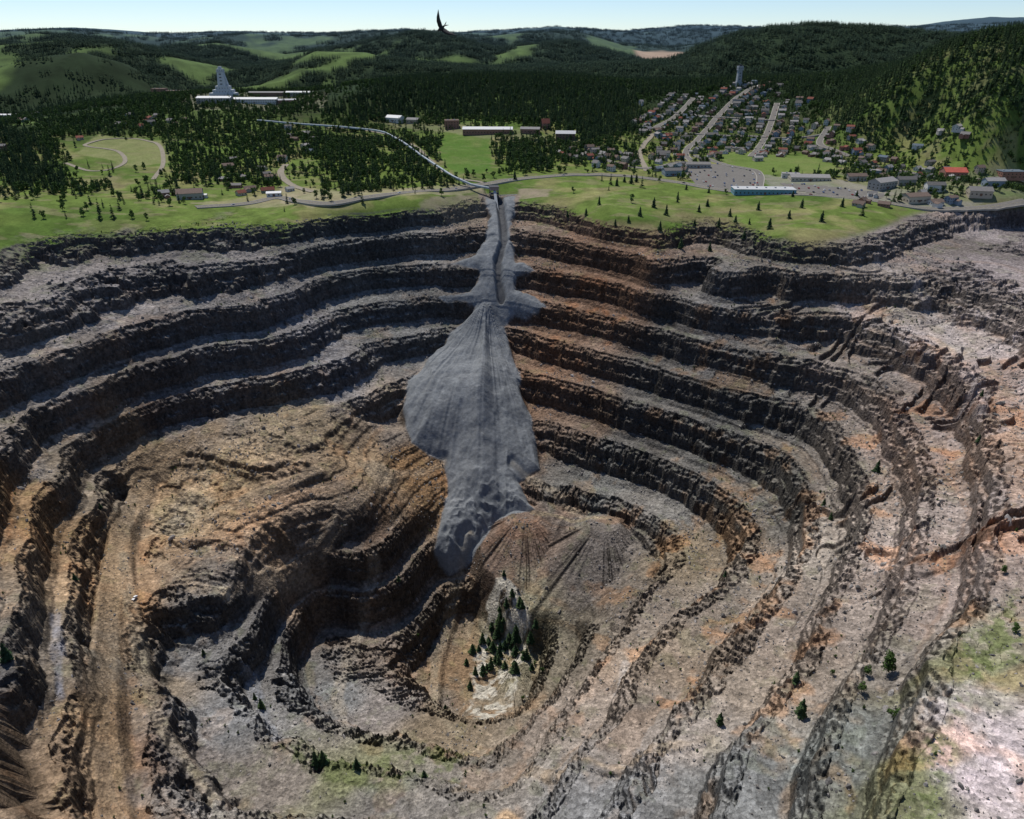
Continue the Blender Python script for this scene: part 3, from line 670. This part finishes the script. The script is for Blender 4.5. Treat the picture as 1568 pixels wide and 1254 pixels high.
def taper(V,F,MI,a0,a1,mi):
    n=len(V)
    for (x0,x1,y0,y1,z) in(a0,a1): V+=[(x0,y0,z),(x1,y0,z),(x1,y1,z),(x0,y1,z)]
    F+=[(n,n+1,n+5,n+4),(n+1,n+2,n+6,n+5),(n+2,n+3,n+7,n+6),(n+3,n,n+4,n+7),(n+4,n+5,n+6,n+7)]; MI+=[mi]*5
V=[];F=[];MI=[]
boxv(V,F,MI,-30,30,-14,14,-4,11,0); boxv(V,F,MI,-22,24,-11,11,11.003,18,0); boxv(V,F,MI,-15,17,-9.5,9.5,18.003,26,0)
taper(V,F,MI,(-9,10,-8.5,8.5,26.003),(-6.5,7,-6.5,6.5,56),0)
taper(V,F,MI,(10.2,15,-3,3,26.003),(7.3,8.5,-3,3,50),0)
boxv(V,F,MI,-7,7.5,-7,7,56.003,62,0); boxv(V,F,MI,-3.5,3.5,-4,4,62.003,67,0); boxv(V,F,MI,-8,8.4,-8,8,55.2,56.6,1)
windows(V,F,MI,60,28,3,3,7); windows(V,F,MI,46,22,12.5,2.5,6,1,0); windows(V,F,MI,32,19,20,2.5,6,1,0); windows(V,F,MI,14.5,14,58,2.2,4,.25,0)
for zz,yy in((29,-8.55),(36,-8.1),(43,-7.6),(50,-7.1)): boxv(V,F,MI,-2.5,2.5,yy,yy+.4,zz,zz+2,2)
x,y=G(344,150,2100); put("mine_headframe",V,F,MI,[M_tower,M_steel,M_win],x,y,.05,sc=.92); HP.append((x,y,36))
V=[];F=[];MI=[]
boxv(V,F,MI,-8,8,-7,7,-4,10,0); taper(V,F,MI,(-6,6,-6,6,10.003),(-5,5,-5,5,38),0); boxv(V,F,MI,-7,7,-6,6,38.003,48,0); boxv(V,F,MI,-3.5,3.5,-3.5,3.5,48.003,51,1)
taper(V,F,MI,(7,9,-1,1,10.003),(7.1,8,-1,1,38),1); windows(V,F,MI,14,12,41,3,4); windows(V,F,MI,16,14,3,3,5)
for zz in(16,23,30): boxv(V,F,MI,-1.5,1.5,-6.05,-5.3,zz,zz+2,2)
x,y=G(1130,132,2100); put("mine_headframe",V,F,MI,[M_steel,M_dark,M_win],x,y,.1,sc=.85); HP.append((x,y,20))
# conveyor
pl=resample(GP([(395,190),(470,197),(545,203),(590,210),(622,228),(655,252),(690,276),(722,291),(752,300)]),8)
Hc=full(pl[:,0],pl[:,1]); k=np.ones(9)/9; Hs=np.convolve(np.pad(Hc,4,mode='edge'),k,'valid')+7.5
tg=np.gradient(pl,axis=0); tg/=np.linalg.norm(tg,axis=1,keepdims=True); nr=np.stack([-tg[:,1],tg[:,0]],1)
V=[];F=[];MI=[]
for i in range(len(pl)):
    for dx,dz in((-1.4,-1.3),(1.4,-1.3),(1.4,.8),(0,1.5),(-1.4,.8)): V.append((pl[i][0]+nr[i][0]*dx,pl[i][1]+nr[i][1]*dx,Hs[i]+dz))
for i in range(len(pl)-1):
    for j in range(5): F.append((i*5+j,i*5+(j+1)%5,(i+1)*5+(j+1)%5,(i+1)*5+j)); MI.append(0)
for i in range(0,len(pl),3):
    for sg in(-1,1):
        bx,by=pl[i][0]+nr[i][0]*sg*2.6,pl[i][1]+nr[i][1]*sg*2.6; tx,ty=pl[i][0]+nr[i][0]*sg*1.2,pl[i][1]+nr[i][1]*sg*1.2
        n=len(V)
        for (qx,qy,qz) in((bx,by,Hc[i]-1),(tx,ty,Hs[i]-1.4)):
            V+=[(qx-.25,qy-.25,qz),(qx+.25,qy-.25,qz),(qx+.25,qy+.25,qz),(qx-.25,qy+.25,qz)]
        F+=[(n+a_,n+(a_+1)%4,n+4+(a_+1)%4,n+4+a_) for a_ in range(4)]; MI+=[1]*4
m=mk("conveyor",V,F,MI,[simple("conveyor_cladding",(.36,.41,.44)),M_dark]); o=bpy.data.objects.new("conveyor",m); scene.collection.objects.link(o)
V=[];F=[];MI=[]
ex,ey=pl[-1]
for sx in(-5,5):
    for sy in(-6,6): boxv(V,F,MI,sx-.4,sx+.4,sy-.4,sy+.4,-8,10,1)
boxv(V,F,MI,-6,6,-7,7,5,5.5,1); boxv(V,F,MI,-5.5,5.5,-6.5,6.5,10.003,14,0)
boxv(V,F,MI,-6.2,6.2,-7.2,7.2,14.003,14.6,1)
taper(V,F,MI,(-1.8,1.8,-34,-31,-12),(-1.8,1.8,-8,-6.6,10),2)
for q in range(5): boxv(V,F,MI,8+q*5,8.3+q*5,-3,-2.7,-6,3,2)
boxv(V,F,MI,6.3,30,-3.2,-2.4,3.003,3.6,2)
put("conveyor_discharge_tower",V,F,MI,[simple("rust_panel",(.3,.22,.2)),M_dark,M_steel],ex+4,ey-4,.15)
# ---------------------------------------------------------------- cars
def car_mesh(name,c,van=False):
    V=[];F=[];MI=[]
    prof=[(-2.2,.35),(-2.25,.75),(-1.9,.95),(-1.5,1.0),(-1.0,1.45),(.6,1.48),(1.2,1.0),(2.0,.9),(2.25,.65),(2.2,.35)] if not van else [(-2.5,.4),(-2.5,1.0),(-.6,1.02),(-.4,1.75),(.9,1.78),(1.4,1.15),(2.4,1.05),(2.6,.7),(2.55,.4)]
    for y in(-.88,.88):
        for px,pz in prof: V.append((px,y*(1 if pz<1.1 else .82),pz))
    k=len(prof); F.append(tuple(range(k))); F.append(tuple(range(2*k-1,k-1,-1))); MI+=[0,0]
    for i in range(k): j=(i+1)%k; F.append((i,i+k,j+k,j)); MI.append(1 if (abs(prof[i][1]-prof[j][1])>.35 and prof[i][1]+prof[j][1]>1.9) else 0)
    for sy in(-1,1):
        y0=sy*.80; boxv(V,F,MI,-.9,.7,min(y0,y0+sy*.06),max(y0,y0+sy*.06),1.05,1.38,1)
    for wx in(-1.4,1.4):
        for sy in(-1,1):
            n=len(V)
            for yy in(.7*sy,.92*sy):
                for q in range(8): a_=q*math.pi/4; V.append((wx+.34*math.cos(a_),yy,.34+.34*math.sin(a_)))
            for q in range(8): F.append((n+q,n+(q+1)%8,n+8+(q+1)%8,n+8+q)); MI.append(2)
            F.append(tuple(n+8+q for q in range(8))); MI.append(2)
    return mk(name,V,F,MI,[c,M_win,M_dark])
cars=[car_mesh("car_body%d"%i,simple("car_paint%d"%i,c,.3,.02,spec=.5),v) for i,(c,v) in enumerate([((.7,.7,.7),False),((.7,.7,.7),True),((.05,.05,.06),False),((.35,.04,.03),False),((.08,.14,.3),False),((.4,.4,.42),True)])]
CARP=[]
def addcar(x,y,rot,nm="parked_car"):
    o=bpy.data.objects.new(nm,random.choice(cars)); scene.collection.objects.link(o); o.location=(x,y,float(full(np.array([x]),np.array([y]))[0])+.45); o.rotation_euler=(0,0,rot); CARP.append((x,y))
for poly,n_ in((ASPH,46),(LOT2,28)):
    c=0
    for _ in range(600):
        x=random.uniform(poly[:,0].min(),poly[:,0].max()); y=poly[:,1].min()+13*round(random.uniform(0,1)*(np.ptp(poly[:,1]))/13)+3; x=round(x/3.2)*3.2
        if sdist(np.array([x]),np.array([y]),poly)[0]>3 and all((a_-x)**2+(b_-y)**2>9 for a_,b_ in CARP): addcar(x,y,1.57+random.uniform(-.05,.05)); c+=1
        if c>=n_: break
for i in range(8,len(hwy)-5,17):
    p=hwy[i]; t=hwy[i+1]-hwy[i]; addcar(p[0]+1.5,p[1]-1.5,math.atan2(t[1],t[0]),"car")
for pl_ in st[:2]:
    for i in range(4,len(pl_)-3,7): t=pl_[i+1]-pl_[i]; t/=np.hypot(*t); addcar(pl_[i][0]-t[1]*3.2,pl_[i][1]+t[0]*3.2,math.atan2(t[1],t[0]))
x,y=G(207,918); o=bpy.data.objects.new("pickup_truck",cars[1]); scene.collection.objects.link(o); o.location=(x,y,float(full(np.array([x]),np.array([y]))[0])+.1); o.rotation_euler=(0,0,1.4)
# ---------------------------------------------------------------- forests
FP_=[(GP(p),d) for p,d in [
 ([(490,172),(560,140),(650,118),(750,112),(850,116),(960,138),(985,170),(975,205),(900,222),(880,200),(700,182),(640,180),(560,185)],1.),
 ([(460,208),(590,215),(600,285),(540,292),(480,275)],.55),([(60,185),(200,165),(300,172),(450,190),(450,215),(350,232),(200,208),(60,215)],.4),
 ([(250,240),(400,225),(440,250),(440,285),(300,285),(250,270)],.35),([(0,195),(60,215),(112,285),(0,292)],.8),([(590,212),(672,215),(672,278),(620,285),(595,250)],.5),
 ([(755,212),(880,218),(890,250),(840,262),(755,262)],.55),([(1210,150),(1290,150),(1300,235),(1255,225),(1240,180)],.5),
 ([(200,150),(310,160),(300,175),(180,180)],.5),([(960,110),(1100,100),(1280,120),(1270,160),(1210,150),(1100,135),(970,150)],.8),([(890,225),(985,210),(985,262),(930,262)],.35)]]
TOWNP=GP([(980,145),(1200,140),(1280,190),(1300,235),(1060,245),(985,235)]); TOWN2=GP([(1290,235),(1568,225),(1568,300),(1400,300),(1280,265)])
CL_=[GP(p) for p in ([(680,200),(752,206),(752,262),(700,268),(672,240)],[(1080,232),(1240,238),(1290,262),(1170,268),(1110,250)],[(130,208),(250,215),(260,250),(200,262),(110,250)],[(1165,268),(1280,275),(1420,300),(1180,296)],)]
def gen(n,y0,y1):
    r_=np.sqrt(rng.random(n)*(y1**2-y0**2)+y0**2); a_=np.radians(rng.uniform(-44,44,n)); return r_*np.sin(a_),r_*np.cos(a_)
x,y=gen(190000,900,2500)
z0=base(x,y)
clump=ss(-.05,.35,fbm(x/50+3,y/50+70,3))
dens=np.where(y<1250,.04+.26*clump,.07+.36*clump)
for p,d in FP_:
    s=sdist(x,y,p)+26*fbm(x/34,y/34,3); dens=np.maximum(dens,d*ss(-10,15,s))
dens=np.maximum(dens,.42*ss(-5,10,sdist(x,y,TOWNP))); dens=np.maximum(dens,.34*ss(-5,10,sdist(x,y,TOWN2)))
rs=ss(26,40,z0)*ss(.39,.43,x/y)*ss(900,960,y); dens=np.maximum(dens,.9*rs)
ny=fbm(x/200+5,y/200+1,3)
bald=ss(-.22,-.36,x/y)*ss(1900,2000,y)
dens=np.where(y>1950,np.where(ny>-.35,.9,.3)*(1-.88*bald),dens)
for p in CL_: dens=dens*(1-ss(-3,3,sdist(x,y,p)))
dens=dens*ss(-6,0,z0)
for p,w in ALLROADS:
    dens=np.where(ldist(x,y,p,15)<w/2+3,0,dens)
for pl_ in (ASPH,LOT2): dens=dens*(sdist(x,y,pl_)<2)
for a_,b_,c_ in HP: dens=np.where((x-a_)**2+(y-b_)**2<(c_*.72)**2,0,dens)
hy=np.interp(x,*zip(*sorted([(q[0],q[1]) for q in hwy])))
dens=np.where(y<hy-6,dens*.12*(x<0)+dens*.03,dens)
keep=rng.random(len(x))<dens; x=x[keep];y=y[keep];z=full(x,y)
inf=ss(26,40,z)*(x/y>.4)
for p,d in FP_: inf=np.maximum(inf,(sdist(x,y,p)>0)*d)
isb=((inf<.56)&(y<1900)&(rng.random(len(x))<.5))|(rng.random(len(x))<.08)
P3=np.c_[x,y,z]
intown=(sdist(x,y,TOWNP)>0)|(sdist(x,y,TOWN2)>0)
hs=rng.uniform(6,17,len(x)); hs=np.where(intown,hs*.62,hs)
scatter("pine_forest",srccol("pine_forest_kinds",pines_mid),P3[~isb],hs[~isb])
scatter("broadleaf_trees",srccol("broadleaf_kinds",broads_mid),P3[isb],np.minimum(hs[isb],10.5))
xa,ya=gen(26000,2450,5000); xb,yb=gen(24000,5000,9900); x=np.r_[xa,xb]; y=np.r_[ya,yb]; fz=fbm(x/300+5,y/300,4)
tanm=(y>4280)&(y<4980)&(x>690)&(x<1340)
leftb=ss(-.15,-.4,x/y)
keep=(fz+.25*leftb-.6*ss(.12,.25,x/y)<.38)&(~tanm)
cut=np.abs((x-.60*y)+.22*(y-3000))<16
keep&=~(cut&(y>2600)&(y<3300)&(x>0))
keep&=~((np.abs(y-2350)<260)&(x/y<-.36)&(rng.random(len(x))<.85))
x=x[keep];y=y[keep]
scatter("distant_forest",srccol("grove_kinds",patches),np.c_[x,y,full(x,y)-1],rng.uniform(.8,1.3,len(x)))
x=rng.uniform(-480,480,16000); y=rng.uniform(160,960,16000); z,z0,cl,cd,n1,n2,pt=full(x,y,True)
d_=ss(.1,.7,fbm(x/25+60,y/25,3)); keep=(pt>.5)&(cl<.2)&(cd<-3)&(rng.random(len(x))<d_*.3)
x=x[keep];y=y[keep];z=z[keep]
scatter("shrubs",srccol("shrub_kinds",broads_mid[:3]),np.c_[x,y,z-.3],rng.uniform(1.2,3.0,len(x)))
def rockmat():
    m,nt,b=newmat("boulder_rock"); L=nt.links; oi=N(nt,"ShaderNodeObjectInfo"); cr=N(nt,"ShaderNodeValToRGB"); L.new(oi.outputs["Random"],cr.inputs[0])
    cr.color_ramp.elements[0].color=(.11,.105,.10,1); cr.color_ramp.elements[1].color=(.33,.305,.285,1)
    e=cr.color_ramp.elements.new(.5); e.color=(.19,.175,.16,1); g=N(nt,"ShaderNodeNewGeometry"); n=N(nt,"ShaderNodeTexNoise"); n.inputs["Scale"].default_value=1.5; L.new(g.outputs["Position"],n.inputs["Vector"])
    v=N(nt,"ShaderNodeVectorMath",operation='SCALE'); L.new(cr.outputs[0],v.inputs[0]); L.new(mr(nt,n.outputs[0],.3,.7,.7,1.3),v.inputs["Scale"]); L.new(v.outputs[0],b.inputs["Base Color"]); return m
M_rock=rockmat(); rocks=[]
import bmesh
for i in range(6):
    bm=bmesh.new(); bmesh.ops.create_icosphere(bm,subdivisions=1,radius=.6)
    R=random.Random(i)
    for v in bm.verts: v.co*=R.uniform(.7,1.25)
    for v in bm.verts: v.co.x*=[1,1.5,.9,1.3,1.1,1.7][i]; v.co.z*=.75
    m=bpy.data.meshes.new("boulder%d"%i); bm.to_mesh(m); bm.free(); m.materials.append(M_rock); rocks.append(m)
x=rng.uniform(-480,480,150000); y=rng.uniform(160,960,150000); z,z0,cl,cd,n1,n2,pt=full(x,y,True)
d_=.10+.6*ss(.1,.6,fbm(x/40+20,y/40+33,3))+.4*ss(50,120,x)*ss(650,500,y)
keep=(pt>.5)&(cl<.5)&(cd<-2)&(rng.random(len(x))<d_*.6)
x=x[keep];y=y[keep];z=z[keep]
scatter("boulder_field",srccol("boulder_kinds",rocks),np.c_[x,y,z],np.minimum(3.6,.5+rng.exponential(.5,len(x)))*np.where(y<330,.7,1),1.5)
def tree(u,v,h,kind="p",w=1.0):
    x,y=G(u,v,2100)
    if kind=="p": o=bpy.data.objects.new("pine_tree",random.choice(pines_near))
    else: o=bpy.data.objects.new("broadleaf_tree",random.choice(broads_near))
    scene.collection.objects.link(o); o.location=(x,y,float(full(np.array([x]),np.array([y]))[0])-.2); o.scale=(h*w,h*w,h); o.rotation_euler=(0,0,random.uniform(0,6.28))
for _ in range(40): tree(random.gauss(770,26),random.uniform(955,1030),random.uniform(7,14),w=1.45)
for u,v,h in [(740,1030,13),(752,1022,15),(765,975,15),(790,985,14),(812,985,14),(820,975,12),(728,1030,11),(720,1050,10),(682,1085,10),(484,1172,13),(496,1172,12),(548,1184,10),(567,1168,9),(612,1178,10),(634,1176,10),(650,1195,9),
   (398,1072,10),(14,1015,13),(115,888,8),(1230,1078,12),(1345,712,11),(1218,1046,9),(1105,1090,9),(1112,872,6),(772,925,7),(1500,615,6),(1262,770,8),(1275,780,7),(610,885,7),(388,1060,7),(312,1002,6),(155,780,6),(1500,670,7)]: tree(u,v,h,w=1.25)
for u,v,h in [(1365,1015,13),(1378,1075,9),(1318,1062,6),(1562,950,6),(1538,875,5),(800,1060,5),(830,1030,6),(1325,1040,6),(640,975,4),(1280,1010,4),(800,1000,6),(745,1000,6),(820,1000,5)]: tree(u,v,h,"b")
for u,v in [(945,286),(955,280),(966,282),(977,280),(1035,304),(1010,350),(1045,368),(1065,345),(980,330),(1040,310),(1020,330),(1085,318),(1100,350),(1120,330),(1150,345),(1070,325),(1125,345),(1205,335),(1228,320),(1180,350),(895,330),(915,315),(868,330),(1255,340),(1000,318),(1160,322),(1052,290),(1215,300),(1290,318),(1310,300),(1085,296),(788,275),(940,350),(962,338),(1140,362),(1090,372)]:
    tree(u+random.uniform(-3,3),v+random.uniform(-2,2),random.uniform(7,13),w=1.3)
# ---------------------------------------------------------------- wooden fence
pl=resample(GP([(815,1200),(860,1182),(905,1172),(950,1166),(1000,1162),(1050,1140),(1090,1122)]),3.0)
H=full(pl[:,0],pl[:,1]); V=[];F=[];MI=[]
for i in range(len(pl)):
    if i%2==0: boxv(V,F,MI,pl[i][0]-.18,pl[i][0]+.18,pl[i][1]-.18,pl[i][1]+.18,H[i]-.8,H[i]+2.3,0)
for i in range(len(pl)-1):
    for hz in(.9,1.6):
        n=len(V); a_=pl[i];b_=pl[i+1]
        V+=[(a_[0],a_[1],H[i]+hz),(b_[0],b_[1],H[i+1]+hz),(b_[0],b_[1],H[i+1]+hz+.14),(a_[0],a_[1],H[i]+hz+.14)]; F.append((n,n+1,n+2,n+3)); MI.append(0)
m=mk("wooden_fence",V,F,MI,[M_dark]); o=bpy.data.objects.new("wooden_fence",m); scene.collection.objects.link(o)
# ---------------------------------------------------------------- bird (swallow, banking)
def bird():
    V=[];F=[];MI=[]
    st_=[(-.085,.001,0),(-.075,.009,0),(-.06,.018,.002),(-.04,.020,.002),(-.01,.024,0),(.03,.020,0),(.06,.011,.001),(.085,.004,.002)]
    for x_0,r_,zz in st_:
        for k in range(10): t=k*math.pi/5; V.append((x_0,r_*math.cos(t),zz+r_*.9*math.sin(t)))
    for i in range(len(st_)-1):
        for k in range(10): F.append((i*10+k,i*10+(k+1)%10,(i+1)*10+(k+1)%10,(i+1)*10+k)); MI.append(0)
    for sg in(-1,1):
        n=len(V); secs=[(0.010,-.040,.035,0),(.05,-.055,.03,.03),(.10,-.05,.03,.055),(.14,-.022,.042,.075),(.17,.015,.052,.088),(.20,.06,.068,.096)]
        for (yy,le,te,zz) in secs: V+=[(le,sg*yy,zz+.002),(te,sg*yy,zz),(le*.5+te*.5,sg*yy,zz+.006)]
        for i in range(len(secs)-1):
            a_=n+i*3; F+=[(a_,a_+3,a_+5,a_+2),(a_+2,a_+5,a_+4,a_+1),(a_+1,a_+4,a_+3,a_)]; MI+=[0]*3
        n=len(V); V+=[(.07,0,.002),(.075,sg*.012,.002),(.15,sg*.03,.0),(.105,sg*.004,.0)]; F.append((n,n+1,n+2,n+3)); MI.append(0)
    n=len(V); V+=[(-.098,0,-.002),(-.083,.004,.002),(-.083,-.004,.002),(-.083,0,-.005)]; F+=[(n,n+1,n+2),(n,n+2,n+3),(n,n+3,n+1)]; MI+=[1]*3
    m=mk("swallow",V,F,MI,[simple("feathers",(.035,.033,.035)),M_dark]); o=bpy.data.objects.new("flying_swallow",m); scene.collection.objects.link(o)
    m.polygons.foreach_set("use_smooth",[True]*len(m.polygons))
    kx,kz=ray(676,43); D=11.5; o.location=(kx*D,D,ZC+kz*D)
    n_=Vector((.55,-.70,.42)).normalized(); w_=Vector((-.62,.0,.8)); w_=(w_-n_*w_.dot(n_)).normalized(); x_a=w_.cross(n_)
    o.rotation_mode='QUATERNION'; o.rotation_quaternion=Matrix((x_a,w_,n_)).transposed().to_quaternion()
bird()
# ---------------------------------------------------------------- light, sky, camera
EL=math.radians(59); AZ=math.radians(-28)
sd=Vector((math.sin(AZ)*math.cos(EL),math.cos(AZ)*math.cos(EL),math.sin(EL)))
l=bpy.data.lights.new("sun",'SUN'); l.energy=4.2; l.angle=math.radians(.5); l.color=(1,.95,.88)
lo=bpy.data.objects.new("sun",l); scene.collection.objects.link(lo); lo.rotation_euler=(-sd).to_track_quat('-Z','Y').to_euler()
w=bpy.data.worlds.new("World"); scene.world=w; w.use_nodes=True; nt=w.node_tree; bg=nt.nodes["Background"]
sky=nt.nodes.new("ShaderNodeTexSky"); sky.sky_type='NISHITA'; sky.sun_disc=False; sky.sun_elevation=EL; sky.sun_rotation=AZ; sky.altitude=1500; sky.air_density=.8; sky.dust_density=.2; sky.ozone_density=4.0
nt.links.new(sky.outputs[0],bg.inputs[0]); bg.inputs[1].default_value=.115
cam=bpy.data.cameras.new("camera"); co=bpy.data.objects.new("camera",cam); scene.collection.objects.link(co)
cam.sensor_width=36; cam.lens=36*FP/1568; cam.clip_start=.1; cam.clip_end=40000
co.location=(0,0,ZC); co.rotation_euler=(math.radians(90)-PITCH,0,0); scene.camera=co
scene.view_settings.view_transform='Standard'; scene.view_settings.look='None'; scene.view_settings.exposure=0
print("objects",len(scene.objects),"houses",len(HP))
